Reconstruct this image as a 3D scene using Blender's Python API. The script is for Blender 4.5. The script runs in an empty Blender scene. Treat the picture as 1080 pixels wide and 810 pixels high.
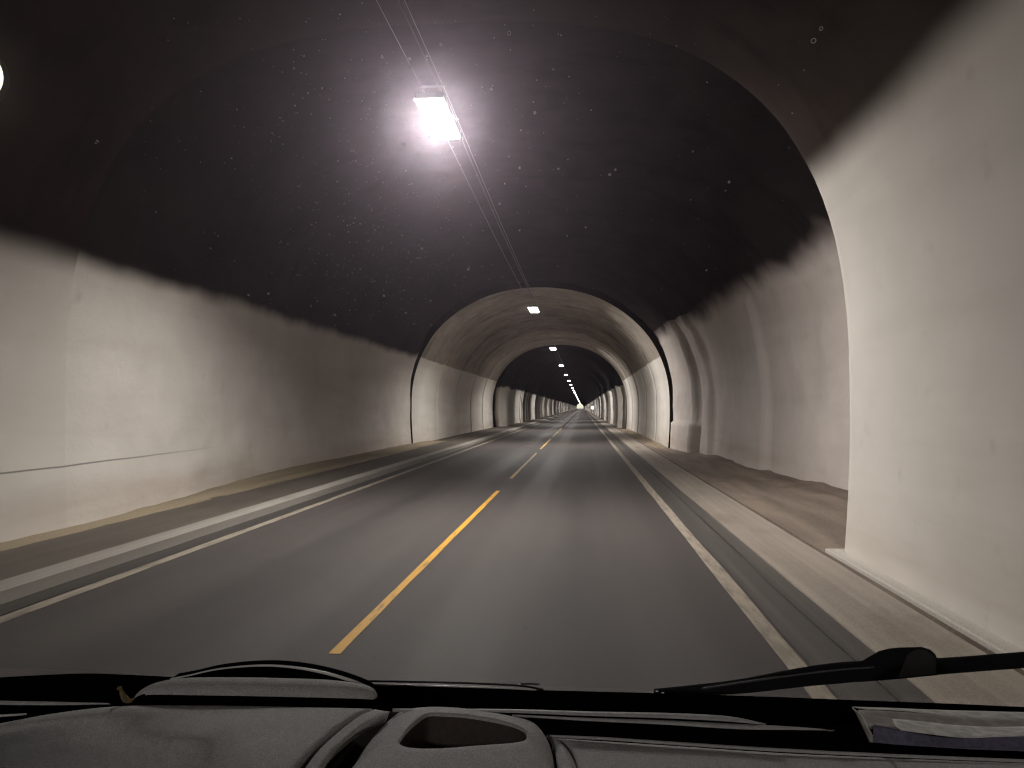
import bpy, bmesh, math, random
from mathutils import Vector, Matrix, noise

random.seed(11)
S = bpy.context.scene
COL = S.collection
R = math.radians

# ------------------------------------------------------------------ camera
F = 800.0                                   # focal length in pixels of a 1080 px wide frame
CAM = Vector((0.0, 0.0, 1.60))
YAW, PITCH = math.atan(74 / F), math.atan(25 / F)
ROT = Matrix.Rotation(YAW, 3, 'Z') @ Matrix.Rotation(math.pi / 2 + PITCH, 3, 'X')
cd = bpy.data.cameras.new('camera'); cam = bpy.data.objects.new('camera', cd); COL.objects.link(cam)
cam.matrix_world = Matrix.Translation(CAM) @ ROT.to_4x4()
cd.sensor_width = 36.0; cd.lens = 36.0 * F / 1080.0
cd.clip_start = 0.02; cd.clip_end = 2000
S.camera = cam


def ray(px, py):
    return ROT @ Vector(((px - 540) / F, -(py - 405) / F, -1.0))


def PD(px, py, d):
    """measured point: pixel of the photograph and its distance ahead"""
    return CAM + ray(px, py) * d


def PH(px, py, h):
    """point on the level h metres below the eye"""
    r = ray(px, py)
    return CAM + r * (-h / r.z)


WY, WZ, WK = 1.08, 1.22, 1.07               # windscreen plane: z = WZ + (WY - y) * WK
WN = Vector((0, WK, 1)).normalized()


def PW(px, py, off=0.0):
    """point on the windscreen plane, off metres outwards"""
    r = ray(px, py)
    p0 = Vector((0, WY, WZ)) + WN * off
    return CAM + r * ((p0 - CAM).dot(WN) / r.dot(WN))


# ------------------------------------------------------------------ materials
MATS = {}


class NT:
    def __init__(self, name):
        m = bpy.data.materials.new(name); m.use_nodes = True
        self.m = m; self.t = m.node_tree; self.t.nodes.clear()
        self.out = self.t.nodes.new('ShaderNodeOutputMaterial')

    def n(self, typ, **kw):
        nd = self.t.nodes.new(typ)
        for k, v in kw.items():
            if k.startswith('i_'):
                nd.inputs[k[2:].replace('_', ' ')].default_value = v
            else:
                setattr(nd, k, v)
        return nd

    def l(self, a, b):
        self.t.links.new(a, b)

    def pos(self):
        return self.n('ShaderNodeNewGeometry').outputs['Position']

    def noise(self, scale, detail=4, rough=0.55, vec=None, sc=(1, 1, 1), loc=(0, 0, 0)):
        mp = self.n('ShaderNodeMapping'); mp.inputs['Scale'].default_value = sc; mp.inputs['Location'].default_value = loc
        self.l(vec if vec is not None else self.pos(), mp.inputs['Vector'])
        nz = self.n('ShaderNodeTexNoise', i_Scale=scale, i_Detail=detail, i_Roughness=rough)
        self.l(mp.outputs[0], nz.inputs['Vector'])
        return nz.outputs['Fac']

    def remap(self, v, a, b, c=0.0, d=1.0, smooth=True):
        r = self.n('ShaderNodeMapRange', interpolation_type='SMOOTHSTEP' if smooth else 'LINEAR')
        self.l(v, r.inputs['Value'])
        for k, x in zip(('From Min', 'From Max', 'To Min', 'To Max'), (a, b, c, d)):
            r.inputs[k].default_value = x
        return r.outputs['Result']

    def math(self, op, a, b=None, c=None):
        m = self.n('ShaderNodeMath', operation=op)
        for i, x in enumerate((a, b, c)):
            if x is None: continue
            if isinstance(x, (int, float)): m.inputs[i].default_value = x
            else: self.l(x, m.inputs[i])
        return m.outputs[0]

    def mix(self, fac, a, b, blend='MIX'):
        m = self.n('ShaderNodeMix', data_type='RGBA', blend_type=blend)
        for s, x in ((m.inputs[0], fac), (m.inputs[6], a), (m.inputs[7], b)):
            if isinstance(x, (int, float)): s.default_value = x
            elif isinstance(x, tuple): s.default_value = (*x, 1) if len(x) == 3 else x
            else: self.l(x, s)
        return m.outputs[2]

    def bump(self, h, strength=0.3, dist=0.02, normal=None):
        b = self.n('ShaderNodeBump', i_Strength=strength, i_Distance=dist)
        self.l(h, b.inputs['Height'])
        if normal is not None: self.l(normal, b.inputs['Normal'])
        return b.outputs[0]

    def surf(self, col, rough=0.7, normal=None, metal=0.0, spec=0.5):
        p = self.n('ShaderNodeBsdfPrincipled')
        for s, x in (('Base Color', col), ('Roughness', rough), ('Metallic', metal), ('Specular IOR Level', spec)):
            if isinstance(x, (int, float)): p.inputs[s].default_value = x
            elif isinstance(x, tuple): p.inputs[s].default_value = (*x, 1)
            else: self.l(x, p.inputs[s])
        if normal is not None: self.l(normal, p.inputs['Normal'])
        self.l(p.outputs[0], self.out.inputs['Surface'])
        return self.m


def m_wall(name, dark, dark2, top, soft, rough_bump, paint=(0.74, 0.705, 0.66), wob=0.35, seam=False, tilt=0.0, bands=0.0, dip=0.0):
    """sprayed white lower wall running out softly into unpainted dark rock or concrete"""
    t = NT(name)
    p = t.pos()
    sep = t.n('ShaderNodeSeparateXYZ'); t.l(p, sep.inputs[0])
    z = sep.outputs['Z']
    X = sep.outputs['X']
    big = t.noise(0.45, 5, 0.6)
    edge = t.noise(0.8, 2.5, 0.5, loc=(7, 3, 1))
    zz = t.math('ADD', z, t.math('MULTIPLY', t.math('SUBTRACT', edge, 0.5), wob * 2))
    if dip: zz = t.math('ADD', zz, t.remap(sep.outputs['Y'], 9.0, 16.0, dip, 0.0))
    if tilt: zz = t.math('SUBTRACT', zz, t.math('MULTIPLY', X, tilt))
    fac = t.remap(zz, top - soft, top + soft, 1.0, 0.0)
    streak = t.noise(1.0, 5, 0.6, sc=(0.6, 0.16, 1.6))
    pc = t.mix(t.remap(big, 0.3, 0.72), tuple(c * 0.86 for c in paint), paint)
    pc = t.mix(t.remap(streak, 0.40, 0.75, 0.0, 0.30), pc, tuple(c * f for c, f in zip(paint, (0.62, 0.59, 0.55))))
    blot = t.noise(2.2, 7, 0.65, loc=(2, 9, 4))
    pc = t.mix(t.remap(blot, 0.60, 0.80, 0.0, 0.28), pc, (0.30, 0.26, 0.21))
    low = t.math('MULTIPLY', t.remap(z, 0.25, 0.95, 1.0, 0.0), t.remap(streak, 0.3, 0.7, 0.25, 1.0))
    pc = t.mix(t.math('MULTIPLY', low, 0.35), pc, (0.40, 0.31, 0.24))
    drk = t.mix(t.remap(t.noise(0.9, 7, 0.65, sc=(1, 0.5, 1)), 0.3, 0.7), dark, dark2)
    run = t.noise(1.0, 4, 0.6, sc=(1.0, 1.6, 0.12))
    drk = t.mix(t.remap(run, 0.5, 0.7, 0.0, 0.6), drk, tuple(c * 0.55 for c in dark))
    col = t.mix(fac, drk, pc)
    if bands:                                             # dark bands put into the colour to deepen the shade between the ribs
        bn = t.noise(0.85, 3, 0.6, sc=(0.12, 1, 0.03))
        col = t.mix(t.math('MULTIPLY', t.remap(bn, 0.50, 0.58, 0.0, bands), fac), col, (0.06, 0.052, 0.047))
    if seam:                                              # pour joint 0.85 m above the road
        s = t.math('ABSOLUTE', t.math('SUBTRACT', z, t.math('ADD', 0.86, t.math('MULTIPLY', t.noise(0.8, 2), 0.03))))
        sm = t.math('MULTIPLY', t.remap(s, 0.004, 0.016, 1.0, 0.0), t.math('MULTIPLY', t.remap(sep.outputs['Y'], 9.5, 14.0, 1.0, 0.0), t.remap(X, -1.0, 1.0, 1.0, 0.0)))
        col = t.mix(t.math('MULTIPLY', sm, 0.7), col, (0.08, 0.07, 0.06))
    b1 = t.bump(t.noise(3.0, 8, 0.65), rough_bump, 0.10)
    b2 = t.bump(t.noise(28, 6, 0.7), rough_bump * 0.6, 0.015, b1)
    return t.surf(col, 0.85, b2, spec=t.math('MULTIPLY', fac, 0.2))


def m_ground(name, c1, c2, rough=0.8, grain=160, streak=(5.0, 0.06, 1), spec=0.3, bump=0.35, c3=None):
    """road-side surface: grains plus wear drawn out along the direction of travel"""
    t = NT(name)
    s = t.noise(1.0, 6, 0.6, sc=streak)
    col = t.mix(t.remap(s, 0.32, 0.68), c1, c2)
    pat = t.noise(0.8, 6, 0.65, sc=(1, 0.35, 1))
    if c3: col = t.mix(t.remap(pat, 0.5, 0.72, 0, 0.8), col, c3)
    g = t.noise(grain, 3, 0.7)
    col = t.mix(t.remap(g, 0.45, 0.75, 0.0, 0.5), col, tuple(min(1, c * 1.7) for c in c2))
    nm = t.bump(g, bump, 0.006, t.bump(pat, 0.2, 0.05))
    rr = t.remap(s, 0.3, 0.7, rough - 0.08, min(1, rough + 0.08))
    return t.surf(col, rr, nm, spec=spec)


def m_plain(name, c, rough=0.6, grain=None, gs=0.3, var=0.25, spec=0.4, metal=0.0):
    t = NT(name)
    v = t.noise(grain * 0.12 if grain else 6, 5, 0.6)
    col = t.mix(t.remap(v, 0.3, 0.7), tuple(x * (1 - var) for x in c), c)
    nm = None
    if grain:
        g = t.noise(grain, 3, 0.6)
        nm = t.bump(g, gs, 0.0015)
        col = t.mix(t.remap(g, 0.38, 0.62, 0, 0.5), col, tuple(x * 0.42 for x in c))
    return t.surf(col, rough, nm, metal, spec)


def m_emit(name, c, s):
    t = NT(name)
    e = t.n('ShaderNodeEmission', i_Strength=s); e.inputs['Color'].default_value = (*c, 1)
    t.l(e.outputs[0], t.out.inputs['Surface'])
    return t.m


ROCK, ROCK2 = (0.022, 0.017, 0.019), (0.042, 0.032, 0.034)
M_NEAR = m_wall('lining_near', (0.036, 0.028, 0.025), (0.056, 0.044, 0.039), 3.90, 0.22, 0.05, seam=True, wob=0.08, tilt=0.08)
M_ARCH = m_wall('lining_arch', (0.28, 0.25, 0.215), (0.42, 0.38, 0.33), 3.62, 0.035, 0.05, wob=0.05, paint=(0.82, 0.79, 0.74))
M_ROCKW = m_wall('shotcrete', ROCK, ROCK2, 3.66, 0.16, 0.20, wob=0.13, seam=True, dip=0.20, paint=(0.78, 0.745, 0.70))
M_ROCKN = m_wall('shotcrete_niche', ROCK, ROCK2, 4.42, 0.34, 0.28, wob=0.28, paint=(0.80, 0.735, 0.70))
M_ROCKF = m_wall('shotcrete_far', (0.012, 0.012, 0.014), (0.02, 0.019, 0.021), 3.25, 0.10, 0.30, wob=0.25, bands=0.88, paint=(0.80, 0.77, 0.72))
M_RING = m_plain('dark_rock_face', (0.014, 0.012, 0.012), 0.95, 8, 0.6, spec=0.0)
def m_asphalt():
    """worn tunnel asphalt: polished wheel tracks, an oil band in each lane, sealed cracks, drips and open grain"""
    t = NT('asphalt')
    sep = t.n('ShaderNodeSeparateXYZ'); t.l(t.pos(), sep.inputs[0])
    x = t.math('ADD', sep.outputs['X'], t.math('MULTIPLY', t.math('SUBTRACT', t.noise(0.12, 2), 0.5), 0.35))
    tr = None
    for c in (-3.70, -2.25, -0.85, 0.62):
        d = t.remap(t.math('ABSOLUTE', t.math('SUBTRACT', x, c)), 0.12, 0.42, 1.0, 0.0)
        tr = d if tr is None else t.math('MAXIMUM', tr, d)
    oil = None
    for c in (-2.98, -0.12):
        d = t.remap(t.math('ABSOLUTE', t.math('SUBTRACT', x, c)), 0.05, 0.40, 1.0, 0.0)
        oil = d if oil is None else t.math('MAXIMUM', oil, d)
    s_ = t.noise(1.0, 6, 0.6, sc=(2.2, 0.04, 1))
    pat = t.noise(0.55, 7, 0.68, sc=(1, 0.5, 1))
    col = t.mix(t.remap(s_, 0.3, 0.7), (0.052, 0.0455, 0.0445), (0.068, 0.0595, 0.0575))
    col = t.mix(t.math('MULTIPLY', tr, t.remap(pat, 0.3, 0.7, 0.10, 0.5)), col, (0.073, 0.065, 0.062))
    col = t.mix(t.math('MULTIPLY', oil, t.remap(pat, 0.35, 0.65, 0.2, 0.75)), col, (0.036, 0.033, 0.032))
    col = t.mix(t.remap(pat, 0.56, 0.70, 0.0, 0.4), col, (0.040, 0.036, 0.035))
    dr = t.noise(5.5, 2, 0.5)
    col = t.mix(t.math('MULTIPLY', t.remap(dr, 0.70, 0.74), 0.6), col, (0.02, 0.019, 0.019))
    vo = t.n('ShaderNodeTexVoronoi', feature='DISTANCE_TO_EDGE', i_Scale=0.16)
    wv = t.n('ShaderNodeMapping'); t.l(t.pos(), wv.inputs['Vector'])
    wn = t.n('ShaderNodeVectorMath', operation='ADD'); nn = t.n('ShaderNodeTexNoise', i_Scale=1.2, i_Detail=5)
    sc_ = t.n('ShaderNodeVectorMath', operation='SCALE'); sc_.inputs['Scale'].default_value = 1.4
    t.l(nn.outputs['Color'], sc_.inputs[0]); t.l(t.pos(), wn.inputs[0]); t.l(sc_.outputs[0], wn.inputs[1]); t.l(wn.outputs[0], vo.inputs['Vector'])
    col = t.mix(t.remap(vo.outputs['Distance'], 0.002, 0.005, 0.12, 0.0), col, (0.022, 0.020, 0.020))
    g = t.noise(170, 3, 0.75)
    col = t.mix(t.remap(g, 0.5, 0.72, 0.0, 0.75), col, (0.15, 0.138, 0.13))
    col = t.mix(t.remap(t.noise(70, 2, 0.6), 0.3, 0.45, 0.55, 0.0), col, (0.022, 0.02, 0.02))
    rr = t.remap(tr, 0, 1, 0.68, 0.60)
    return t.surf(col, rr, t.bump(g, 0.5, 0.006), spec=0.24)


M_ASPH = m_asphalt()
M_SHOUL = m_ground('asphalt_edge', (0.05, 0.046, 0.044), (0.105, 0.095, 0.086), 0.75, 120, (9, 0.05, 1))
M_TAN = m_ground('verge_tan', (0.225, 0.195, 0.168), (0.345, 0.305, 0.262), 0.85, 90, (7, 0.05, 1), c3=(0.16, 0.125, 0.10))
M_BROWN = m_ground('gravel_brown', (0.15, 0.12, 0.098), (0.27, 0.22, 0.18), 0.9, 45, (3, 0.25, 1), bump=0.7, c3=(0.09, 0.068, 0.054))
M_DIRT = m_ground('dirt_sand', (0.19, 0.155, 0.105), (0.31, 0.26, 0.185), 0.92, 45, (3, 0.12, 1), bump=0.7, c3=(0.12, 0.09, 0.055))
M_WALK = m_ground('walkway', (0.075, 0.066, 0.056), (0.125, 0.108, 0.09), 0.85, 110, (4, 0.06, 1), c3=(0.06, 0.052, 0.044))
M_KERB = m_ground('kerb_concrete', (0.22, 0.205, 0.185), (0.36, 0.34, 0.31), 0.75, 120, (14, 0.08, 1), c3=(0.15, 0.14, 0.125))
M_GUTTER = m_ground('gutter', (0.030, 0.028, 0.026), (0.085, 0.078, 0.070), 0.7, 120, (12, 0.06, 1))
M_PLINTH = m_ground('plinth', (0.42, 0.40, 0.36), (0.55, 0.52, 0.48), 0.75, 80, (9, 0.06, 1))
M_SLOT = m_plain('slot_dark', (0.02, 0.017, 0.014), 0.9)


def m_paint(name, c, wear_col, lo, hi):
    t = NT(name)
    w = t.noise(9, 7, 0.7, sc=(1.5, 0.25, 1))
    g = t.noise(150, 3, 0.7)
    f = t.remap(t.math('ADD', w, t.math('MULTIPLY', g, 0.35)), lo, hi)
    col = t.mix(f, c, wear_col)
    return t.surf(col, 0.6, t.bump(g, 0.3, 0.004), spec=0.35)


M_WHITE = m_paint('line_white', (0.34, 0.295, 0.24), (0.14, 0.12, 0.10), 0.58, 0.90)
M_YEL = m_paint('line_yellow', (0.62, 0.33, 0.035), (0.16, 0.11, 0.06), 0.66, 0.92)
M_YELW = m_paint('line_yellow_worn', (0.56, 0.36, 0.10), (0.16, 0.12, 0.08), 0.62, 0.90)

LAMP_COL = (1.0, 0.93, 0.88)
LAMP_S = 8.0
M_LAMP = m_emit('lamp_light', LAMP_COL, LAMP_S)
M_METAL = m_plain('lamp_metal', (0.32, 0.32, 0.33), 0.45, metal=0.7)
M_CABLE = m_plain('cable', (0.30, 0.29, 0.30), 0.5, metal=0.5)
M_CABLED = m_plain('cable_dark', (0.05, 0.05, 0.05), 0.6)

M_DASH = m_plain('dash_plastic', (0.60, 0.605, 0.595), 0.6, 620, 0.9, 0.12, 0.35)
M_DASH2 = m_plain('dash_trim', (0.60, 0.60, 0.60), 0.45, 900, 0.4, 0.2, 0.4)
M_DARKP = m_plain('dash_dark', (0.10, 0.078, 0.068), 0.8, 900, 0.4)
M_GAP = m_plain('dash_gap_dark', (0.035, 0.028, 0.025), 0.9, 900, 0.3, spec=0.05)
M_BLACK = m_plain('black_matt', (0.003, 0.003, 0.004), 1.0, spec=0.0)
M_RUBBER = m_plain('rubber', (0.012, 0.012, 0.013), 0.6, 300, 0.3, spec=0.3)
M_WIPER = m_plain('wiper_grey', (0.11, 0.11, 0.112), 0.5, 400, 0.3)
M_RIM = m_plain('rim_gloss', (0.75, 0.75, 0.73), 0.3, spec=0.6)
M_PAPER = m_plain('paper', (0.86, 0.84, 0.80), 0.8, 60, 0.1, 0.06)
M_PAPERG = m_plain('paper_grey', (0.50, 0.46, 0.43), 0.85, 60, 0.1, 0.2)
M_NAVY = m_plain('paper_blue', (0.20, 0.195, 0.29), 0.7, 200, 0.1, 0.3)
M_LEAF = m_plain('dry_leaf', (0.26, 0.19, 0.09), 0.85, 200, 0.3, 0.4)

# ------------------------------------------------------------------ object helpers


def obj(name, bm, mat, parent=None, smooth=True, kind=None):
    me = bpy.data.meshes.new(name)
    bmesh.ops.recalc_face_normals(bm, faces=bm.faces[:])
    bm.to_mesh(me); bm.free()
    if smooth:
        for p in me.polygons: p.use_smooth = True
    me.materials.append(mat)
    o = bpy.data.objects.new(name, me); COL.objects.link(o)
    if parent is not None: o.parent = parent
    if kind: o['kind'] = kind
    return o


def tag(o, label, cat, group=None):
    o['label'] = label; o['category'] = cat
    if group: o['group'] = group
    return o


def thing(name, label, cat, loc=(0, 0, 0), group=None):
    o = bpy.data.objects.new(name, None); COL.objects.link(o); o.location = loc
    o.empty_display_size = 0.2
    return tag(o, label, cat, group)


def child(o, root):
    """parent a mesh built in world coordinates, keeping it where it is"""
    o.parent = root
    o.matrix_parent_inverse = Matrix.Translation(root.location).inverted()
    return o


def part(name, bm, mat, root, smooth=True, label=None):
    o = child(obj(name, bm, mat, None, smooth), root)
    if label: o['label'] = label
    return o


def grid(bm, rows):
    """rows: list of equally long point lists"""
    vs = [[bm.verts.new(p) for p in r] for r in rows]
    for a, b in zip(vs, vs[1:]):
        for i in range(len(a) - 1):
            bm.faces.new((a[i], a[i + 1], b[i + 1], b[i]))
    return vs


def box(bm, x0, x1, y0, y1, z0, z1, bev=0.0):
    b = bmesh.new()
    bmesh.ops.create_cube(b, size=1)
    bmesh.ops.scale(b, vec=(x1 - x0, y1 - y0, z1 - z0), verts=b.verts)
    bmesh.ops.translate(b, vec=((x0 + x1) / 2, (y0 + y1) / 2, (z0 + z1) / 2), verts=b.verts)
    if bev: bmesh.ops.bevel(b, geom=b.edges[:], offset=bev, segments=2, affect='EDGES', profile=0.5)
    me = bpy.data.meshes.new('t'); b.to_mesh(me); b.free(); bm.from_mesh(me); bpy.data.meshes.remove(me)


def cat(pts, n):
    """Catmull-Rom through tuples or vectors, n steps in each span"""
    P = [Vector(p) for p in pts]
    P = [P[0] * 2 - P[1]] + P + [P[-1] * 2 - P[-2]]
    out = []
    for i in range(1, len(P) - 2):
        for k in range(n):
            t = k / n
            a, b, c, d = P[i - 1:i + 3]
            out.append(0.5 * ((2 * b) + (c - a) * t + (2 * a - 5 * b + 4 * c - d) * t * t + (3 * b - a - 3 * c + d) * t ** 3))
    out.append(P[-2].copy())
    return out


def resample(pts, n):
    P = [Vector(p) for p in pts]
    L = [0]
    for a, b in zip(P, P[1:]): L.append(L[-1] + (b - a).length)
    out, j = [], 0
    for i in range(n):
        s = L[-1] * i / (n - 1)
        while j < len(P) - 2 and L[j + 1] < s: j += 1
        d = L[j + 1] - L[j]
        out.append(P[j].lerp(P[j + 1], (s - L[j]) / d if d > 0 else 0))
    return out


def tube(bm, pts, r, seg=8, rz=None, closed_ends=True):
    """round (or flattened, rz) tube; r is a number or one radius per point"""
    P = [Vector(p) for p in pts]
    rings = []
    for i, p in enumerate(P):
        d = (P[min(i + 1, len(P) - 1)] - P[max(i - 1, 0)]).normalized()
        up = Vector((0, 0, 1)) if abs(d.z) < 0.95 else Vector((0, 1, 0))
        s = d.cross(up).normalized(); u = s.cross(d)
        a = r[i] if isinstance(r, (list, tuple)) else r
        b = (rz[i] if isinstance(rz, (list, tuple)) else rz) if rz is not None else a
        rings.append([bm.verts.new(p + s * math.cos(2 * math.pi * k / seg) * a + u * math.sin(2 * math.pi * k / seg) * b) for k in range(seg)])
    for a, b in zip(rings, rings[1:]):
        for k in range(seg):
            bm.faces.new((a[k], a[(k + 1) % seg], b[(k + 1) % seg], b[k]))
    if closed_ends:
        bm.faces.new(rings[0]); bm.faces.new(rings[-1][::-1])


def slab(bm, a, b, off):
    """solid between two equally long curves a and b, given thickness vector off"""
    a2 = [Vector(p) + off for p in a]; b2 = [Vector(p) + off for p in b]
    A, B, A2, B2 = ([bm.verts.new(p) for p in c] for c in (a, b, a2, b2))
    n = len(A)
    for i in range(n - 1):
        bm.faces.new((A[i], A[i + 1], B[i + 1], B[i]))
        bm.faces.new((A2[i], B2[i], B2[i + 1], A2[i + 1]))
        bm.faces.new((A[i], A2[i], A2[i + 1], A[i + 1]))
        bm.faces.new((B[i], B[i + 1], B2[i + 1], B2[i]))
    bm.faces.new((A[0], B[0], B2[0], A2[0])); bm.faces.new((A[-1], A2[-1], B2[-1], B[-1]))


def fr(p, o=5, H=0.9):
    return noise.fractal(Vector(p), H, 2.0, o)


# ------------------------------------------------------------------ tunnel
SPRING = 1.75
AX = -1.73                                   # tunnel axis


def profile(xl, xr, zt, nw=7, na=56, zb=-0.2, e=2.12, tuck=0.10):
    """cross-section from the left foot over the crown to the right foot: (x, z) list"""
    c, b = AX, zt - SPRING                       # the crown stays over the tunnel axis, each side has its own half width
    al, ar = c - xl, xr - c
    pts = []
    for i in range(nw):
        t = i / nw
        pts.append((c - al + tuck * (1 - t) ** 2, zb + (SPRING - zb) * t))
    for i in range(na + 1):
        th = math.pi * (1 - i / na)
        cs, sn = math.cos(th), math.sin(th)
        pts.append((c + (al if cs < 0 else ar) * math.copysign(abs(cs) ** (2 / e), cs), SPRING + b * abs(sn) ** (2 / e)))
    for i in range(nw):
        t = (i + 1) / nw
        pts.append((c + ar - tuck * t ** 2, SPRING - (SPRING - zb) * t))
    return pts


def tunnel(name, label, ys, xl, xr, zt, mats, amp, split=3.55, na=56, bumps=None, nw=7, e=2.12, ramp=None):
    """one stretch of tunnel: two walls and the vault between them as parts"""
    root = thing(name, label, 'tunnel', ((xl(ys[0]) + xr(ys[0])) / 2, ys[0], 0))
    rows = []
    for y in ys:
        pr = profile(xl(y), xr(y), zt(y), nw=nw, na=na, e=(e(y) if callable(e) else e))
        cx, cz = (xl(y) + xr(y)) / 2, 2.2
        row = []
        for (x, z) in pr:
            p = Vector((x, y, z))
            if amp:
                d = Vector((x - cx, 0, z - cz)).normalized()
                a = amp * (fr((x * 0.45, y * 0.45, z * 0.45), 3) * 1.0 + fr((x * 1.6, y * 1.6, z * 1.6 + 9), 4) * 0.35)
                if z < 4.2: a *= 0.45
                if ramp: a *= min(1, max(0.02, (y - ramp) / 3))
                if bumps: a += bumps(x, y, z)
                p += d * a
            row.append(p)
        rows.append(row)
    # the same column splits the walls off all the way along
    mid = profile(xl(ys[0]), xr(ys[0]), zt(ys[0]), nw=nw, na=na, e=(e(ys[0]) if callable(e) else e))
    i0 = next(i for i, p in enumerate(mid) if p[1] > split)
    i1 = len(mid) - 1 - i0
    for nm, a, b, mt in (('wall', 0, i0, mats[0]), ('vault', i0, i1, mats[1]), ('wall', i1, len(mid) - 1, mats[2])):
        bm = bmesh.new(); grid(bm, [r[a:b + 1] for r in rows])
        part(nm, bm, mt, root)
    return root, rows


def end_face(root, row, mat, out=2.2):
    """flat face from the lining's own end outwards into the rock"""
    a = [p.copy() for p in row]
    c = (a[0].x + a[-1].x) / 2
    b = [p + Vector((p.x - c, 0, max(0.0, p.z - 1.75))).normalized() * out for p in a]
    bm = bmesh.new(); grid(bm, [a, b])
    part('end_face', bm, mat, root, smooth=False)


def frange(a, b, s):
    n = max(1, int(round((b - a) / s)))
    return [a + (b - a) * i / n for i in range(n + 1)]


Y_A, Y_C0, Y_C1, Y_END = 8.9, 30.2, 58.0, 860.0
const = lambda v: (lambda y: v)

# near lining, around the car; its free end is rounded off
def round_end(y, r=0.55):
    d = y - (Y_A - r)
    return r - math.sqrt(max(0.0, r * r - d * d)) if d > 0 else 0.0


ra, rows_a = tunnel('tunnel_lining', 'smooth concrete tunnel lining around the car, its white wall closest on both sides',
               frange(-32, Y_A - 0.6, 0.6) + frange(Y_A - 0.57, Y_A, 0.03), const(-6.42), lambda y: 2.86 + round_end(y), lambda y: 6.15 + 0.2 * round_end(y), (M_NEAR, M_NEAR, M_NEAR), 0.02, e=2.7)
end_face(ra, rows_a[-1], M_RING)


# rough widened stretch with the niche on the right
def xr_b(y):
    k = [(8, 4.5), (10, 4.72), (12, 4.78), (14, 4.66), (16.5, 4.5), (18.3, 4.42), (18.55, 4.24), (22, 4.2), (24.6, 4.22), (24.9, 4.02), (26.0, 3.98), (26.25, 3.72), (31, 3.52)]
    for (a, u), (b, v) in zip(k, k[1:]):
        if y <= b: return u + (v - u) * (y - a) / (b - a)
    return k[-1][1]


def xl_b(y):
    t = min(1, max(0, (y - 8.5) / 9)); t = t * t * (3 - 2 * t)
    return -6.425 - 0.595 * t + (0.06 * (y - 24) / 6 if y > 24 else 0)


def bump_b(x, y, z):
    b = 0.0
    if x > 3 and y > 26 and z < 1.05: b -= 0.10                      # concrete foot block
    return b


rb, rows_b = tunnel('rock_chamber', 'rough widened shotcrete chamber with dark rock roof, between the two smooth linings',
                    frange(Y_A - 0.02, 30.6, 0.14), xl_b, xr_b, lambda y: 6.262 + 0.44 * min(1, (y - 8.8) / 3),
                    (M_ROCKW, M_ROCKW, M_ROCKN), 0.13, split=4.6, na=110, bumps=bump_b, nw=18, e=lambda y: 2.7 - 0.5 * min(1, max(0, (y - 14) / 12)), ramp=8.9)

# second lining, the pale arch
rc, rows_c = tunnel('arch_lining', 'pale concrete arch lining with crisp white lower walls, straight ahead beyond the rough chamber',
               frange(Y_C0, Y_C1, 0.5), lambda y: -6.88 + 0.012 * math.sin(y * 1.26), lambda y: 3.42, const(6.42), (M_ARCH, M_ARCH, M_ARCH), 0.015, na=90)
end_face(rc, rows_c[0], M_RING)
end_face(rc, rows_c[-1], M_RING)
# cast joints between the lining segments: shallow ribs standing 3 cm proud
for yj in (35.4, 40.9, 46.4, 52.0, 57.4):
    bm = bmesh.new()
    pr = profile(-6.86, 3.40, 6.40, na=80)
    pi = [(AX + (x - AX) * 0.992, 2.0 + (z - 2.0) * 0.992) for x, z in pr]
    grid(bm, [[Vector((x, yj - 0.10, z)) for x, z in pr], [Vector((x, yj - 0.06, z)) for x, z in pi],
              [Vector((x, yj + 0.06, z)) for x, z in pi], [Vector((x, yj + 0.10, z)) for x, z in pr]])
    part('cast_joint', bm, M_ARCH, rc)

# far rough tunnel
ysd = frange(57.5, 130, 0.4) + frange(130.5, 300, 0.7) + frange(302, Y_END, 5)


def rib(x, y, z):
    s = math.sin(y * 2 * math.pi / 7.1 + 0.6 * math.sin(y * 0.21)) + 0.6 * math.sin(y * 2 * math.pi / 3.3 + 1.3 + (1.1 if x > AX else 0))
    return 0.34 * max(-1, min(1, s * 2.0)) * (1.0 if z < 4 else 0.4)


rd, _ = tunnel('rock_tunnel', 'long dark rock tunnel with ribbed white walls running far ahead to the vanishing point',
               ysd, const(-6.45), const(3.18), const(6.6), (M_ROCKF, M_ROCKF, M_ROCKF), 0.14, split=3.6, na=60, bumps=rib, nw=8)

# the mountain around it all
bm = bmesh.new()
pr = [(-40, -0.5), (-36, 14), (-22, 30), (0, 36), (20, 28), (34, 12), (38, -0.5)]
hole = profile(-9.6, 6.4, 9.5)
hp = resample([Vector((x, 0, z)) for x, z in hole], 7)
grid(bm, [[Vector((p.x, Y_END, p.z)) for p in hp], [Vector((x, Y_END + 2, z)) for x, z in pr], [Vector((x, -34, z)) for x, z in pr]])
bm.faces.new([bm.verts.new((x, -34.01, z)) for x, z in pr])
obj('hill', bm, M_RING, None, False, 'structure')
bm = bmesh.new(); grid(bm, [[Vector((x, Y_END, z)) for x, z in profile(-6.5, 3.2, 6.6)], [Vector((x, Y_END - 0.5, z)) for x, z in profile(-10, 6.8, 9.9)]])
obj('tunnel_portal', bm, M_RING, rd, False)
bm = bmesh.new(); box(bm, -9, 6, -33, -32.2, -0.5, 7.5)  # unseen cap added across the tunnel, shuts sky light out
tag(obj('tunnel_cap', bm, M_ROCKF, None, False), 'unseen dark cap added behind the car to keep sky light out', 'wall')

# ------------------------------------------------------------------ ground
Y0, Y1 = -32.0, Y_END


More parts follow.
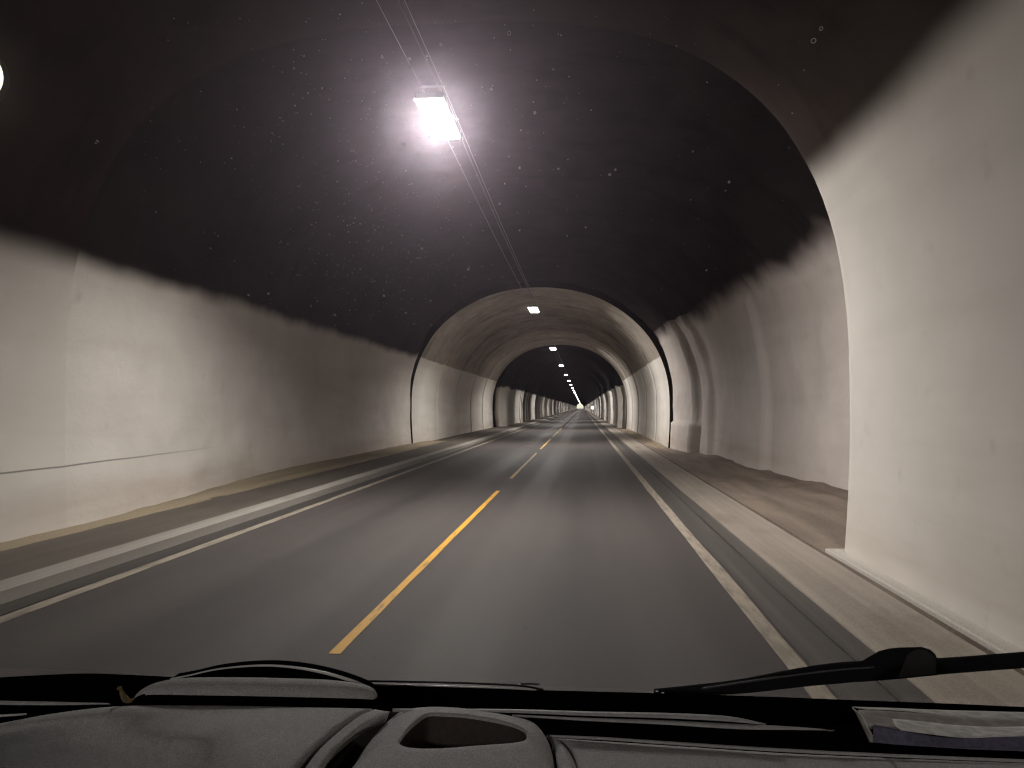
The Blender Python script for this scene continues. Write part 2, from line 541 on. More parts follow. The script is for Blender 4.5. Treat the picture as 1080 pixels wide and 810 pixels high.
def strip(name, x0, x1, z, mat, y0=Y0, y1=Y1, parent=None, t=0.0, kind='structure', wob=0.0):
    bm = bmesh.new()
    ys = frange(y0, min(y1, 60), 0.5) + (frange(62, y1, 6) if y1 > 62 else [])
    l, r = [], []
    for y in ys:
        w0 = wob * fr((x0 * 3.1, y * 0.7, 1)) if wob else 0
        w1 = wob * fr((x1 * 3.1, y * 0.7, 5)) if wob else 0
        l.append(Vector((x0 + w0, y, z))); r.append(Vector((x1 + w1, y, z)))
    if t: slab(bm, l, r, Vector((0, 0, -t)))
    else: grid(bm, [l, r])
    return obj(name, bm, mat, parent, False, kind if parent is None else None)


bm = bmesh.new(); box(bm, -60, 60, Y0, Y1 + 900, -0.6, -0.10)
obj('ground', bm, M_BROWN, None, False, 'structure')
road = strip('road', -4.70, 1.70, 0.0, M_ASPH, t=0.09)
strip('edge_line', -4.43, -4.30, 0.004, M_WHITE, parent=road, wob=0.012)
strip('edge_line', 1.25, 1.385, 0.004, M_WHITE, parent=road, wob=0.012)
strip('gutter', -4.70, -4.46, 0.005, M_GUTTER, parent=road, wob=0.02)
strip('shoulder', 1.41, 1.70, 0.004, M_SHOUL, parent=road, wob=0.02)
k = 0
y = 4.85
while y < 420:
    o = strip('centre_dash', -1.648, -1.572, 0.004, M_YEL if k == 0 else M_YELW, y, y + 9.7, road, wob=0.008)
    if k == 0: o['label'] = 'bright yellow centre dash closest to the car'
    y += 12.25; k += 1
strip('kerb', -5.00, -4.70, 0.11, M_KERB, t=0.20)
strip('walkway', -7.4, -5.00, 0.10, M_WALK, t=0.18)
strip('verge', 1.70, 1.88, 0.012, M_SHOUL, t=0.1, wob=0.02)
strip('verge', 1.88, 2.585, 0.018, M_TAN, t=0.1, wob=0.012)
strip('drain_slot', 2.585, 2.635, -0.03, M_SLOT, t=0.05)
strip('verge', 2.635, 5.6, 0.02, M_BROWN, t=0.1, wob=0.01)
# pale foot slab under the near lining on the right
bm = bmesh.new(); box(bm, 2.645, 3.05, Y0, Y_A - 0.25, -0.05, 0.06, 0.012)
obj('kerb', bm, M_PLINTH, None, False, 'structure')


def heap(name, label, x0, x1, y0, y1, h, mat, side):
    """loose dirt washed up against a wall foot"""
    bm = bmesh.new(); rows = []
    nx = 18
    for yy in frange(y0, y1, 0.16):
        fade = min(1, (yy - y0) / 1.5, (y1 - yy) / 1.5)
        row = []
        for i in range(nx + 1):
            t = i / nx
            x = x0 + (x1 - x0) * t
            u = t if side > 0 else 1 - t
            base = h * fade * (u ** 1.4) * (0.75 + 0.25 * fr((x * 0.3, yy * 0.35, 2), 3)) + (0.03 if side > 0 else 0.010) * fade * fr((x * 2, yy * 1.1, 4), 4)
            row.append(Vector((x, yy, (0.022 if side > 0 else 0.102) + base - (0.03 if u < 0.01 else 0))))
        rows.append(row)
    grid(bm, rows)
    o = obj(name, bm, mat, None, True, 'stuff')
    return tag(o, label, 'dirt')


heap('gravel', 'brown gravel washed up along the foot of the right niche wall', 2.75, 5.3, 9.2, 30.0, 0.30, M_BROWN, 1)
heap('dirt', 'sandy dirt strip along the foot of the left wall', -7.25, -6.0, -4, 34, 0.13, M_DIRT, -1)
heap('dirt', 'thin sandy dirt under the right wall of the pale arch', 2.8, 3.5, 30.4, 57, 0.06, M_DIRT, 1)

# ------------------------------------------------------------------ ceiling lamps and their wires
LX, LZ = -2.04, 5.78
ORD = ['nearest', 'second', 'third', 'fourth', 'fifth', 'sixth', 'seventh', 'eighth', 'ninth', 'tenth']


def lamp_proto():
    root = thing('tunnel_lamp', '', 'ceiling lamp', (LX, 10.72, LZ), 'lamps hung in a row along the tunnel roof')
    bm = bmesh.new(); box(bm, -0.20, 0.20, -0.74, 0.74, 0.0, 0.085, 0.015)
    obj('housing', bm, M_METAL, root, False)
    bm = bmesh.new(); box(bm, -0.185, 0.185, -0.70, 0.70, -0.055, -0.002, 0.02)
    obj('diffuser', bm, M_LAMP, root)
    ld = bpy.data.lights.new('lamp_beam', 'AREA'); ld.shape = 'RECTANGLE'; ld.size = 0.36; ld.size_y = 1.38
    ld.energy = 215; ld.color = LAMP_COL; ld.spread = R(158)
    lo_ = bpy.data.objects.new('lamp_beam', ld); COL.objects.link(lo_); lo_.parent = root; lo_.location = (0, 0, -0.066); lo_.rotation_euler = (0, R(-14), 0)
    for sx in (-0.205, 0.205):
        bm = bmesh.new(); box(bm, sx - 0.006, sx + 0.006, -0.80, 0.80, -0.03, 0.02, 0.003)
        obj('side_rail', bm, M_METAL, root, False)
    for sy in (-0.6, 0.6):
        bm = bmesh.new(); tube(bm, [(-0.13, sy, 0.08), (-0.13, sy, 0.22)], 0.008); tube(bm, [(0.13, sy, 0.08), (0.13, sy, 0.22)], 0.008)
        box(bm, -0.17, 0.17, sy - 0.02, sy + 0.02, 0.215, 0.235)
        obj('hanger', bm, M_METAL, root, False)
    return root


def copy_tree(o, parent=None):
    c = o.copy(); COL.objects.link(c)
    if parent is not None: c.parent = parent
    for ch in list(o.children): copy_tree(ch, c)
    return c


L0 = lamp_proto()
SPACE = 21.4
lamps = [(0, L0)]
for i in list(range(1, 40)) + [-1]:
    c = copy_tree(L0); c.location = (LX, 10.72 + SPACE * i, LZ)
    lamps.append((i, c))
for i, o in lamps:
    if i == 0: o['label'] = 'large glaring white lamp under the dark roof, nearest ahead of the windscreen'
    elif i == -1: o['label'] = 'ceiling lamp hanging behind the car'
    elif i == 1: o['label'] = 'small bright lamp hanging just inside the front of the pale arch'
    elif i == 2: o['label'] = 'lamp near the back opening of the pale arch, third of the row'
    elif i < 10: o['label'] = '%s lamp of the row counted from the windscreen, beyond the pale arch' % ORD[i]
    else: o['label'] = 'speck of a lamp in the far merging end of the row'

for dx, dz, rad, mt, lab in ((-0.15, 0.245, 0.0045, M_CABLE, 'thin pale wire carrying the lamp row, left one of the pair'),
                             (0.15, 0.245, 0.0045, M_CABLE, 'thin pale wire carrying the lamp row, right one of the pair'),
                             (0.06, 0.30, 0.012, M_CABLED, 'thicker dark power cable running above the lamp row')):
    bm = bmesh.new(); pts = []
    yy = 10.72 - SPACE
    while yy < 300:
        for s in range(8):
            t = s / 8
            pts.append((LX + dx, yy + SPACE * t, LZ + dz - 0.10 * 4 * t * (1 - t)))
        yy += SPACE
    tube(bm, pts, rad, 6)
    tag(obj('suspension_wire' if rad < 0.01 else 'power_cable', bm, mt), lab, 'cable')

# round bulkhead lamp high on the left, and a small lit sign far down on the right
c = PD(-29, 78, 6.3)
root = thing('bulkhead_lamp', 'round cream lamp with black rim high on the lining, at the left frame edge', 'wall lamp', c)
nrm = (CAM - c); nrm.z = -0.6; nrm = Vector((0.35, -0.9, -0.15)).normalized()
q = nrm.to_track_quat('Z', 'Y').to_matrix().to_4x4(); q.translation = c


def disc(bm, r, z0, z1, seg=40):
    prof = [(r, z0), (r, z0 + (z1 - z0) * 0.6), (r * 0.8, z0 + (z1 - z0) * 0.9), (r * 0.3, z1)]
    rings = [[bm.verts.new(q @ Vector((a * math.cos(2 * math.pi * k / seg), a * math.sin(2 * math.pi * k / seg), z))) for k in range(seg)] for a, z in prof]
    for a, b in zip(rings, rings[1:]):
        for k in range(seg): bm.faces.new((a[k], a[(k + 1) % seg], b[(k + 1) % seg], b[k]))
    bm.faces.new(rings[-1]); bm.faces.new(rings[0][::-1])


bm = bmesh.new(); disc(bm, 0.245, -0.09, 0.0); part('rim', bm, M_RUBBER, root)
bm = bmesh.new(); disc(bm, 0.225, 0.002, 0.05); part('diffuser', bm, m_emit('bulkhead_light', (1.0, 0.93, 0.66), 0.45), root)

sg = thing('emergency_sign', 'tiny glowing white round sign on the right wall far down the tunnel', 'sign', (2.55, 186, 1.62))
q = Matrix.Rotation(math.pi / 2, 4, 'X'); q.translation = (2.55, 186, 1.62)
bm = bmesh.new(); disc(bm, 0.46, -0.15, 0.0); part('casing', bm, M_METAL, sg)
bm = bmesh.new(); disc(bm, 0.42, 0.002, 0.03); part('face', bm, m_emit('sign_light', (0.95, 0.97, 1.0), 0.6), sg)
bm = bmesh.new(); box(bm, 2.5, 3.3, 186.1, 186.2, 1.55, 1.69); part('bracket', bm, M_METAL, sg, False)

# ------------------------------------------------------------------ the car: dashboard, windscreen, wipers
car = thing('car', 'car interior in the foreground with grey dashboard, windscreen and black wipers', 'car', (-0.12, 0.3, 0.0))


def rows_from(curves, n, steps):
    """smooth surface through pixel curves [(px, py, level)...]; every curve resampled to n points, steps rows between curves"""
    cs = [resample(cat([PH(*p) for p in c], 8), n) for c in curves]
    rows = list(zip(*[cat([c[i] for c in cs], steps) for i in range(n)]))
    return [list(r) for r in rows]


def skin(name, curves, n, steps, mat, root=car, thick=0.012, label=None):
    bm = bmesh.new(); grid(bm, rows_from(curves, n, steps))
    o = part(name, bm, mat, root, label=label)
    if sum(p.normal.z * p.area for p in o.data.polygons) < 0: o.data.flip_normals()
    md = o.modifiers.new('thickness', 'SOLIDIFY'); md.thickness = thick; md.offset = -1      # grows downwards
    return o


# driver's side pad: far crest, then the top falling towards the seat
skin('dash_pad', [
    [(-70, 790, .385), (0, 775, .372), (60, 760, .357), (130, 750, .346), (220, 749, .342), (310, 750, .340), (388, 751, .339)],
    [(-70, 776, .366), (0, 763, .350), (60, 752, .338), (130, 744.5, .330), (220, 744, .327), (310, 745.5, .326), (392, 747.5, .326)],
    [(-80, 788, .372), (0, 772, .352), (60, 761, .337), (130, 752, .327), (220, 751.5, .325), (305, 752, .324), (374, 754.5, .325)],
    [(-90, 815, .41), (0, 795, .385), (60, 783, .362), (130, 776, .342), (210, 774, .325), (285, 773, .325), (347, 774, .328)],
    [(-110, 850, .47), (0, 825, .43), (60, 812, .40), (120, 806, .372), (190, 802, .345), (255, 800, .328), (321, 800, .332)],
    [(-130, 950, .62), (0, 920, .58), (60, 905, .53), (110, 895, .48), (160, 885, .42), (215, 875, .348), (276, 866, .35)],
], 60, 6, M_DASH, label='grey grained pad on the driver side')
# narrow band between the seam and the dark gap
skin('dash_band', [
    [(395.5, 748, .327), (380, 754.5, .3265), (354.5, 774, .330), (329, 800, .334), (285, 866, .352)],
    [(403, 749.5, .325), (388, 757, .3235), (364, 775, .327), (341, 798, .331), (296, 866, .349)],
    [(411, 750.5, .327), (395, 760.5, .3265), (374, 775, .330), (352, 796, .334), (308, 866, .352)],
], 40, 5, M_DASH)
# the dark gap
skin('dash_gap', [
    [(392, 747.8, .350), (374, 757, .352), (349, 776, .354), (322, 803, .356), (280, 866, .37)],
    [(420, 751, .352), (403, 766, .358), (386, 786, .362), (365, 810, .366), (340, 866, .38)],
    [(440, 752, .352), (425, 766, .356), (412, 786, .360), (395, 810, .364), (370, 866, .38)],
], 40, 4, M_GAP)

# centre console pod with its open tray
outer = [(371, 812), (383, 792), (396, 775.5), (408, 763.5), (420, 754.5), (432, 751.5), (452, 749.6), (480, 750.5), (510, 754), (542, 760), (562, 765), (574, 775), (581, 790), (585, 812), (586, 850), (480, 860), (340, 860)]
inner = [(421, 784), (425.5, 777), (431, 770.5), (437, 765), (445, 758.5), (453, 754.6), (467, 754.8), (492, 756.5), (522, 761.5), (542, 766.5), (554, 773), (553.5, 781.4), (541, 784.2), (520, 785.8), (502, 787.2), (462, 790.2), (433, 789)]


def loop(pts, lev, n=96):
    q_ = [PH(px, py, lev(px, py) if callable(lev) else lev) for px, py in pts]
    c_ = cat(q_ + [q_[0]], 8)
    return resample(c_, n + 1)[:-1]


lev_o = lambda px, py: .343 if py < 800 else .35
bm = bmesh.new()
Lo = loop(outer, lev_o); Li = loop(inner, .330)
# keep matching starts: rotate the inner loop so that both begin at the same bearing
co = sum(Li, Vector()) / len(Li)
best = min(range(96), key=lambda s: sum((Lo[i] - Li[(i + s) % 96]).length for i in range(0, 96, 4)))
Li = Li[best:] + Li[:best]
rings = []
for k_, (f_, dz) in enumerate([(0, -0.03), (0, 0.0), (.12, .005), (.35, .006), (.65, .006), (.88, .003), (.96, .003), (1.0, -0.001)]):
    rings.append([bm.verts.new(a.lerp(b, f_) + Vector((0, 0, dz))) for a, b in zip(Lo, Li)])
for a, b in zip(rings, rings[1:]):
    for i in range(96): bm.faces.new((a[i], a[(i + 1) % 96], b[(i + 1) % 96], b[i]))
pod = part('console_pod', bm, M_DASH, car, label='rounded centre pod with an open tray')
bm = bmesh.new()
tr = []
for f_, dz in [(1.0, -0.001), (0.99, -0.012), (0.95, -0.06), (0.9, -0.085), (0.0, -0.09)]:
    tr.append([bm.verts.new(co.lerp(p, f_) + Vector((0, 0, dz))) for p in Li])
for a, b in zip(tr, tr[1:]):
    for i in range(96): bm.faces.new((a[i], a[(i + 1) % 96], b[(i + 1) % 96], b[i]))
o = obj('tray', bm, M_DARKP); o.parent = pod
# second skin to the right of the pod
skin('dash_band', [
    [(576, 776.5, .350), (579, 780, .350), (584, 790, .352), (588, 812, .354), (590, 850, .36)],
    [(580, 777, .347), (587, 781, .347), (594, 792, .348), (600, 812, .350), (604, 850, .356)],
    [(585, 778.5, .348), (592, 783, .348), (600, 793, .351), (609, 812, .353), (615, 850, .36)],
], 30, 4, M_DASH, thick=.002)
# passenger side top
skin('dash_pad', [
    [(583, 778.5, .352), (700, 786, .353), (820, 794, .353), (950, 800, .352), (1100, 806, .350), (1180, 809, .350)],
    [(596, 781, .349), (700, 788.5, .350), (820, 796.5, .350), (950, 803, .349), (1100, 809, .347), (1180, 812, .347)],
    [(606, 795, .350), (700, 800, .351), (820, 806, .351), (950, 812, .350), (1100, 818, .348), (1180, 821, .348)],
    [(620, 850, .36), (700, 855, .36), (820, 860, .36), (950, 866, .36), (1100, 872, .36), (1180, 875, .36)],
], 60, 5, M_DASH, label='grey grained pad on the passenger side')


def ledge(name, top, bot, lev_t, lev_b, mat, thick=0.0015):
    bm = bmesh.new()
    a = resample(cat([PH(x, y, lev_t) for x, y in top], 8), 40)
    b = resample(cat([PH(x, y, lev_b) for x, y in bot], 8), 40)
    slab(bm, a, b, Vector((0, 0.002, -thick)))
    return part(name, bm, mat, car)


ledge('vent_strip', [(414, 747.2), (500, 747.5), (560, 748.3), (620, 750.3), (700, 751.8), (765, 755), (808, 763)],
      [(414, 750.2), (500, 750.2), (560, 752.0), (620, 754.5), (700, 757), (765, 760.3), (808, 764)], .330, .331, M_DASH2)
ledge('vent_strip', [(540, 753.6), (620, 757), (700, 759.5), (780, 763.6), (840, 766.5), (880, 770)],
      [(540, 755.2), (620, 760), (700, 763.8), (780, 768.6), (840, 769.5), (880, 770.5)], .333, .335, M_DASH2)
ledge('dash_edge', [(576, 774.8), (640, 777.5), (700, 781.5), (820, 789), (950, 795.5), (1110, 802)],
      [(578, 777.2), (640, 780.2), (700, 784.4), (820, 792.2), (950, 798.5), (1110, 805)], .345, .347, M_DASH2)
ledge('vent_strip', [(-60, 737), (0, 739), (60, 740.2), (115, 741.5)], [(-60, 741), (0, 742.8), (60, 743.2), (115, 742.6)], .336, .338, M_DASH2)
ledge('dash_edge', [(-60, 756.5), (0, 753.6), (27, 752.2)], [(-60, 759), (0, 755.6), (27, 753.4)], .339, .340, M_RIM)

# black lower body of the dashboard under every gap
bm = bmesh.new()
slab(bm, [PH(x, 752 + (x > 600) * 14, .395) for x in range(-150, 1300, 50)], [PH(x, 980, .43) for x in range(-150, 1300, 50)], Vector((0, 0, -0.02)))
part('dash_body', bm, M_BLACK, car)

# instrument hood: the padded roll, the arched shell over it with a pale lip
root = car
pts, rx, rzz = [], [], []
prof_roll = [(139, 741.5, .4), (143, 737.5, 2.4), (150, 733.5, 5.5), (162, 730.5, 9), (180, 729.5, 12), (205, 729.5, 13.6), (250, 730, 14.2), (300, 731, 14.2), (340, 732, 13.8), (365, 733, 12.6), (382, 734, 11), (391, 735.2, 8.6), (396, 736.5, 4.5), (397.5, 737, 1)]
for px, py, r_ in prof_roll:
    d_ = 0.86
    pts.append(PD(px, py, d_)); rx.append(max(.0006, r_ / F * d_ * 1.25)); rzz.append(r_ / F * d_)
bm = bmesh.new()
pc = cat(pts, 4); rc_ = [v.x for v in cat([(a, 0, 0) for a in rx], 4)]; rz_ = [v.x for v in cat([(a, 0, 0) for a in rzz], 4)]
tube(bm, pc, rc_, 32, rz_)
um = bmesh.new()                                          # lower half split off in black, its shade put into the colour
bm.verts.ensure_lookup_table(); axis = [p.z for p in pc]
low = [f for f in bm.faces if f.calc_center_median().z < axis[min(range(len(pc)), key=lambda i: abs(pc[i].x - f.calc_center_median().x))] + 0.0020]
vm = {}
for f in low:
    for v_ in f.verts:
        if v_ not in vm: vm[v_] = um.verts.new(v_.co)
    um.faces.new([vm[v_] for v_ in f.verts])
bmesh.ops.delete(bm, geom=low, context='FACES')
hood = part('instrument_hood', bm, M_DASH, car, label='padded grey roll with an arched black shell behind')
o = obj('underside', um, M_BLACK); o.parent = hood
arc = [(180, 716), (200, 712.3), (225, 706.6), (255, 703), (285, 702), (315, 704.6), (345, 710.5), (368, 717.5), (384, 724), (391, 729)]
top = resample(cat([PD(x, y_, .93) for x, y_ in arc], 8), 50)
bot = [PD(180 + 211 * i / 49, 738, .90) for i in range(50)]
bm = bmesh.new(); slab(bm, top, bot, Vector((0, 0.02, 0)))
o = obj('shell', bm, M_BLACK); o.parent = hood
bm = bmesh.new(); tube(bm, top, [.0010 + .0018 * (i / 49) ** 2 for i in range(50)], 8)
o = obj('lip', bm, M_RIM); o.parent = hood

# windscreen: a grimy pane that scatters a little light forward, and its black lower border
t = NT('grimy_glass')
vs = t.n('ShaderNodeVolumeScatter', i_Density=6.0, i_Anisotropy=0.87)
vs2 = t.n('ShaderNodeVolumeScatter', i_Density=5.0, i_Anisotropy=0.965)
vs3 = t.n('ShaderNodeVolumeScatter', i_Density=1.8, i_Anisotropy=0.988)
vs2.inputs['Color'].default_value = (0.98, 0.93, 0.95, 1)
vs.inputs['Color'].default_value = (0.87, 0.66, 0.95, 1)
ad = t.n('ShaderNodeAddShader'); t.l(vs.outputs[0], ad.inputs[0]); t.l(vs2.outputs[0], ad.inputs[1])
ad2 = t.n('ShaderNodeAddShader'); t.l(ad.outputs[0], ad2.inputs[0]); t.l(vs3.outputs[0], ad2.inputs[1])
t.l(ad2.outputs[0], t.out.inputs['Volume'])
bm = bmesh.new()


def wp(x, y, o_):
    return Vector((x, y, WZ + (WY - y) * WK)) + WN * o_


slab(bm, [wp(x, 0.34, 0) for x in (-1.05, -.6, -.12, .36, .85)], [wp(x, 1.10, 0) for x in (-1.05, -.6, -.12, .36, .85)], WN * 0.005)
ws = part('windscreen', bm, t.m, car, False)
fr_top = [(-80, 719), (0, 714.4), (50, 711.6), (95, 710.2), (150, 712.3), (195, 714.6), (300, 718.5), (400, 722), (480, 724.6), (560, 727.5), (640, 729.6), (700, 731.2), (790, 734), (900, 738.3), (1000, 742), (1080, 745.6), (1180, 750)]
a = resample(cat([PW(x, y_, -0.008) for x, y_ in fr_top], 8), 80)
b = [PW(-80 + 1260 * i / 79, 815, -0.008) for i in range(80)]
bm = bmesh.new(); slab(bm, a, b, -WN * 0.004)
part('windscreen_border', bm, M_BLACK, car)
# seal edge that catches the light in the middle
bm = bmesh.new(); tube(bm, cat([PW(x, y_, -0.012) for x, y_ in [(392, 721.8), (440, 723), (490, 724.4), (530, 725.8), (565, 727.6)]], 6), .0011, 8)
part('windscreen_seal', bm, M_RIM, car)

# passenger wiper: arm, joint and blade, outside the glass
wp_root = None
up = [(690, 728.5), (735, 724), (780, 718.4), (835, 708), (872, 702.2), (908, 699.2), (990, 696.2), (1080, 689.6), (1180, 683)]
lo = [(690, 731.5), (735, 733), (780, 731.8), (849, 724.2), (880, 721.4), (910, 718.7), (990, 711.6), (1080, 704.7), (1180, 697)]
a = resample(cat([PW(x, y_, 0.035) for x, y_ in up], 8), 70)
b = resample(cat([PW(x, y_, 0.035) for x, y_ in lo], 8), 70)
bm = bmesh.new(); slab(bm, a, b, WN * 0.003)
wiper = part('windscreen_wiper', bm, M_RUBBER, car, False, label='black wiper with a blocky joint, rising to the right')
kn = [(905, 700), (915, 693.5), (927, 686.8), (937, 684), (948, 682.9), (972, 682.3), (981, 685), (986.5, 690), (989.5, 697.5), (989, 712), (950, 716), (905, 719.5)]
bm = bmesh.new()
f1 = [bm.verts.new(PW(x, y_, 0.030)) for x, y_ in kn]; f2 = [bm.verts.new(PW(x, y_, 0.040)) for x, y_ in kn]
bm.faces.new(f1); bm.faces.new(f2[::-1])
for i in range(len(kn)):
    j = (i + 1) % len(kn); bm.faces.new((f1[i], f1[j], f2[j], f2[i]))
o = obj('joint', bm, M_RUBBER, None, False); o.parent = wiper
kp = [(957, 690), (968, 684.5), (977, 686), (985, 692.5), (987.5, 699), (987, 710.5), (947, 714.5)]
bm = bmesh.new()
f1 = [bm.verts.new(PW(x, y_, 0.0245)) for x, y_ in kp]; f2 = [bm.verts.new(PW(x, y_, 0.0295)) for x, y_ in kp]
bm.faces.new(f1); bm.faces.new(f2[::-1])
for i in range(len(kp)):
    j = (i + 1) % len(kp); bm.faces.new((f1[i], f1[j], f2[j], f2[i]))
o = obj('joint_cap', bm, M_WIPER, None, False); o.parent = wiper
bm = bmesh.new(); tube(bm, cat([PW(x, y_, 0.030) for x, y_ in [(740, 726.5), (785, 719.5), (835, 712.5), (880, 707), (922, 703.5)]], 6), .0016, 8)
o = obj('blade_spine', bm, M_WIPER); o.parent = wiper
# driver's wiper lying flat, only its upper edge shows
bm = bmesh.new(); tube(bm, cat([PW(x, y_, 0.02) for x, y_ in [(380, 718.2), (430, 719), (490, 720.4), (548, 723.2), (573, 727.5)]], 6), .0016, 8)
w2 = part('windscreen_wiper', bm, M_RUBBER, car, label='wiper lying flat along the lower edge of the glass')
bm = bmesh.new(); tube(bm, [PW(547, 721.3, .012), (PW(556, 721.0, .012)), PW(569, 721.8, .012)], [.0019, .0015, .0012], 8)
o = obj('blade_clip', bm, M_WIPER); o.parent = w2
for px, py, r_ in ((548, 721.6, .0016), (693, 729.2, .0014), (699, 730.6, .0013), (688, 729.6, .0010)):
    bm = bmesh.new(); bmesh.ops.create_icosphere(bm, subdivisions=2, radius=r_)
    bmesh.ops.scale(bm, vec=(1.8, 1, .8), verts=bm.verts); bmesh.ops.translate(bm, vec=PW(px, py, -0.015), verts=bm.verts)
    part('trim_clip', bm, M_RIM, car)

# dust and dried drops on the glass: one mesh of tiny flecks
t = NT('dust_fleck')
tl = t.n('ShaderNodeBsdfTranslucent'); tl.inputs['Color'].default_value = (.85, .85, .84, 1)
df = t.n('ShaderNodeBsdfDiffuse'); df.inputs['Color'].default_value = (.6, .6, .58, 1)
mx = t.n('ShaderNodeMixShader'); mx.inputs[0].default_value = .35
t.l(tl.outputs[0], mx.inputs[1]); t.l(df.outputs[0], mx.inputs[2])
tp = t.n('ShaderNodeBsdfTransparent'); mx2 = t.n('ShaderNodeMixShader'); mx2.inputs[0].default_value = .48
t.l(tp.outputs[0], mx2.inputs[1]); t.l(mx.outputs[0], mx2.inputs[2]); t.l(mx2.outputs[0], t.out.inputs['Surface'])
bm = bmesh.new()
ex = Vector((1, 0, 0)); ey = WN.cross(ex).normalized()


def fleck(px, py, r_px, el=1.0, ang=0.0, ring=False):
    c_ = PW(px, py, -0.002)
    s_ = (c_ - CAM).length / F * r_px
    n_ = 7
    vs_ = []
    for rr in ((1.0, 0.55) if ring else (1.0,)):
        vs_.append([bm.verts.new(c_ + WN * 0.0 + (ex * math.cos(ang) + ey * math.sin(ang)) * math.cos(2 * math.pi * k / n_) * s_ * rr * el
                                 + (ey * math.cos(ang) - ex * math.sin(ang)) * math.sin(2 * math.pi * k / n_) * s_ * rr * (0.75 + 0.25 * random.random()) * 1.25) for k in range(n_)])
    if ring:
        for k in range(n_): bm.faces.new((vs_[0][k], vs_[0][(k + 1) % n_], vs_[1][(k + 1) % n_], vs_[1][k]))
    else: bm.faces.new(vs_[0])


for px, py, r_ in ((403, 60, 2.2), (411, 91, 2.6), (432, 62, 2.2), (432, 70, 2.4), (461, 90, 2.2), (453, 145, 2.2), (407, 145, 2), (393, 172, 2.0), (426, 152, 2), (441, 165, 2.2), (428, 180, 1.6), (518, 94, 2.2), (465, 47, 2.2), (527, 215, 1.9), (494, 284, 2.0), (445, 262, 1.9), (380, 236, 1.6),
                    (353, 332, 2), (405, 312, 2), (643, 184, 2.2), (649, 179, 1.8), (564, 119, 2.2), (548, 177, 1.8), (769, 192, 1.8), (103, 149, 1.6), (101, 151, 1.2), (745, 285, 1.2), (858, 43, 3.4), (866, 30, 2.4), (283, 310, 1.6), (262, 311, 1.6), (222, 262, 1.4), (548, 243, 1.4), (454, 317, 1.6), (428, 330, 1.6), (537, 35, 2.6), (589, 178, 1.4)):
    fleck(px, py, r_ * 0.8, ring=r_ > 2.3)
for i in range(850):
    a_ = random.random()
    if a_ < .55: px, py = random.gauss(395, 75), random.gauss(190, 95)
    elif a_ < .8: px, py = random.gauss(400, 40), random.gauss(285, 32)
    else: px, py = random.uniform(150, 900), random.uniform(10, 330)
    if py < 3 or py > 345 or px < 5 or px > 860 - 0.9 * max(0, py - 200) * 1.2: continue
    if py > 255 + 0.27 * px: continue                     # dusty where the blades miss
    fleck(px, py, random.choice((.28, .3, .32, .35, .4, .45, .5, .6, .75)), random.uniform(.8, 1.7), random.uniform(0, 3.1))
du = obj('dust', bm, t.m, None, False); du['kind'] = 'stuff'
du.parent = ws

# unseen cabin, added to shade back-facing surfaces: doors to window line, rear blocker, floor
bm = bmesh.new(); box(bm, -1.02, 0.82, -1.66, -1.60, 0.35, 2.06, 0.01); part('rear_blocker', bm, M_RUBBER, car, False)
for x0 in (-1.05, 0.82):
    bm = bmesh.new(); box(bm, x0, x0 + 0.05, -1.60, 1.05, 0.35, 1.24, 0.01); part('door', bm, M_RUBBER, car, False)
bm = bmesh.new(); box(bm, -1.0, 0.82, -1.60, 0.95, 0.32, 0.36); part('cabin_floor', bm, M_RUBBER, car, False)

# ------------------------------------------------------------------ loose things on the dashboard
lf = bmesh.new()
tube(lf, cat([PD(123.6, 727.5, .845), PD(126.5, 725.5, .845), PD(128.5, 731, .845), PD(132, 737, .845), PD(137, 739.3, .845), PD(142, 736, .845)], 5),
     [.0009, .0012, .0016, .0019, .0021, .0021, .0020, .0018, .0019, .0022, .0026, .0027, .0027, .0030, .0034, .0036, .0036, .0034, .0030, .0026, .0024, .0022, .0018, .0014, .0010, .0006][:26], 8, None)
tag(obj('dry_leaf', lf, M_LEAF), 'small curled brown dry leaf at the left end of the padded instrument roll', 'leaf')

pp = thing('folded_leaflet', 'folded white and blue leaflet lying at the right end of the dashboard', 'leaflet', PD(990, 785, .78))


def sheet(name, rows, mat, thick=.0008, label=None):
    bm = bmesh.new(); cs = [resample(cat(r, 8), 40) for r in rows]
    rr = list(zip(*[cat([c_[i] for c_ in cs], 4) for i in range(40)]))
    grid(bm, [list(x) for x in rr])
    o_ = part(name, bm, mat, pp, label=label)
    md = o_.modifiers.new('thickness', 'SOLIDIFY'); md.thickness = thick
    return o_


D = lambda lst, d: [PD(x, y_, d) for x, y_ in lst]
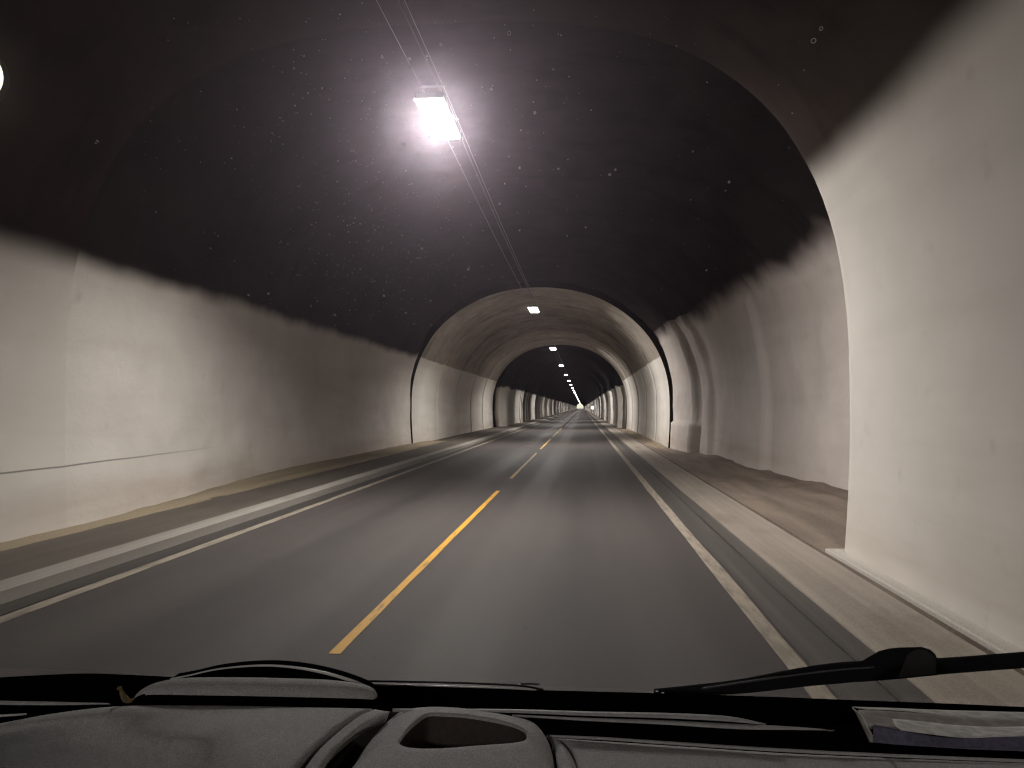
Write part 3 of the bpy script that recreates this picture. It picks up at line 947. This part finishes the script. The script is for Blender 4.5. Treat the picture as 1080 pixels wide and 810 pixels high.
# blue front face, white rolled cover over it, grey inner pages, white back page
sheet('front_page', [D([(922, 764), (950, 770), (985, 776), (1020, 778), (1055, 776), (1100, 775), (1170, 777)], .795),
                     D([(921, 775), (950, 779), (985, 783), (1020, 786), (1055, 786), (1100, 786), (1170, 789)], .787),
                     D([(923, 783), (950, 785.5), (985, 787.5), (1020, 789.5), (1055, 791), (1100, 793), (1170, 796)], .782)], M_NAVY)
sheet('cover', [D([(941, 758), (975, 761), (1010, 765), (1050, 766.5), (1100, 766), (1170, 768)], .835),
                D([(944, 765), (975, 769), (1010, 772), (1050, 772), (1100, 771), (1170, 773)], .808),
                D([(950, 769.5), (975, 773), (1010, 777), (1030, 777.6), (1050, 776.5), (1100, 775.5), (1170, 777)], .793)], M_PAPER)
sheet('inner_page', [D([(905, 748.5), (940, 750), (975, 752.5), (1020, 757), (1060, 758.5), (1110, 760), (1170, 762)], .862),
                     D([(909, 757), (940, 759), (975, 762.5), (1020, 766), (1060, 767.5), (1110, 767), (1170, 769)], .838),
                     D([(918, 768), (940, 768), (975, 771), (1020, 775), (1060, 775), (1110, 774), (1170, 775)], .806)], M_PAPERG)
sheet('back_page', [D([(899, 745.3), (935, 746.3), (975, 748), (1020, 749.4), (1060, 750.5), (1110, 752), (1170, 754)], .89),
                    D([(912, 747.5), (945, 748.8), (985, 752.6), (1020, 756.8), (1060, 758.8), (1110, 761), (1170, 763)], .866)], M_PAPER)
sheet('fold', [D([(899, 746), (903, 752), (909, 764), (917.5, 782.5)], .80), D([(907, 752), (912, 759), (917, 769), (924.5, 783)], .790)], M_PAPER)

# ------------------------------------------------------------------ world, render settings
w = bpy.data.worlds.new('World'); S.world = w; w.use_nodes = True
nt = w.node_tree; bg = nt.nodes['Background']
sky = nt.nodes.new('ShaderNodeTexSky'); sky.sky_type = 'NISHITA'; sky.sun_disc = False; sky.sun_elevation = R(28); sky.sun_rotation = R(120)
nt.links.new(sky.outputs[0], bg.inputs[0]); bg.inputs[1].default_value = 0.08      # daylight only reaches the far exit
w.cycles.sampling_method = 'NONE'
S.render.engine = 'CYCLES'
S.cycles.pixel_filter_type = 'BLACKMAN_HARRIS'; S.cycles.filter_width = 1.2
S.cycles.use_denoising = True
try: S.cycles.denoiser = 'OPENIMAGEDENOISE'
except Exception: pass
S.cycles.use_light_tree = True
S.cycles.max_bounces = 8; S.cycles.diffuse_bounces = 5; S.cycles.glossy_bounces = 3; S.cycles.transparent_max_bounces = 12
S.cycles.volume_bounces = 0
S.cycles.caustics_reflective = False; S.cycles.caustics_refractive = False
S.cycles.sample_clamp_indirect = 6
S.cycles.use_adaptive_sampling = False
v = S.view_settings
S.display_settings.display_device = 'sRGB'
v.view_transform = 'Standard'; v.look = 'None'; v.exposure = 2.0; v.gamma = 1.0; v.use_curve_mapping = False
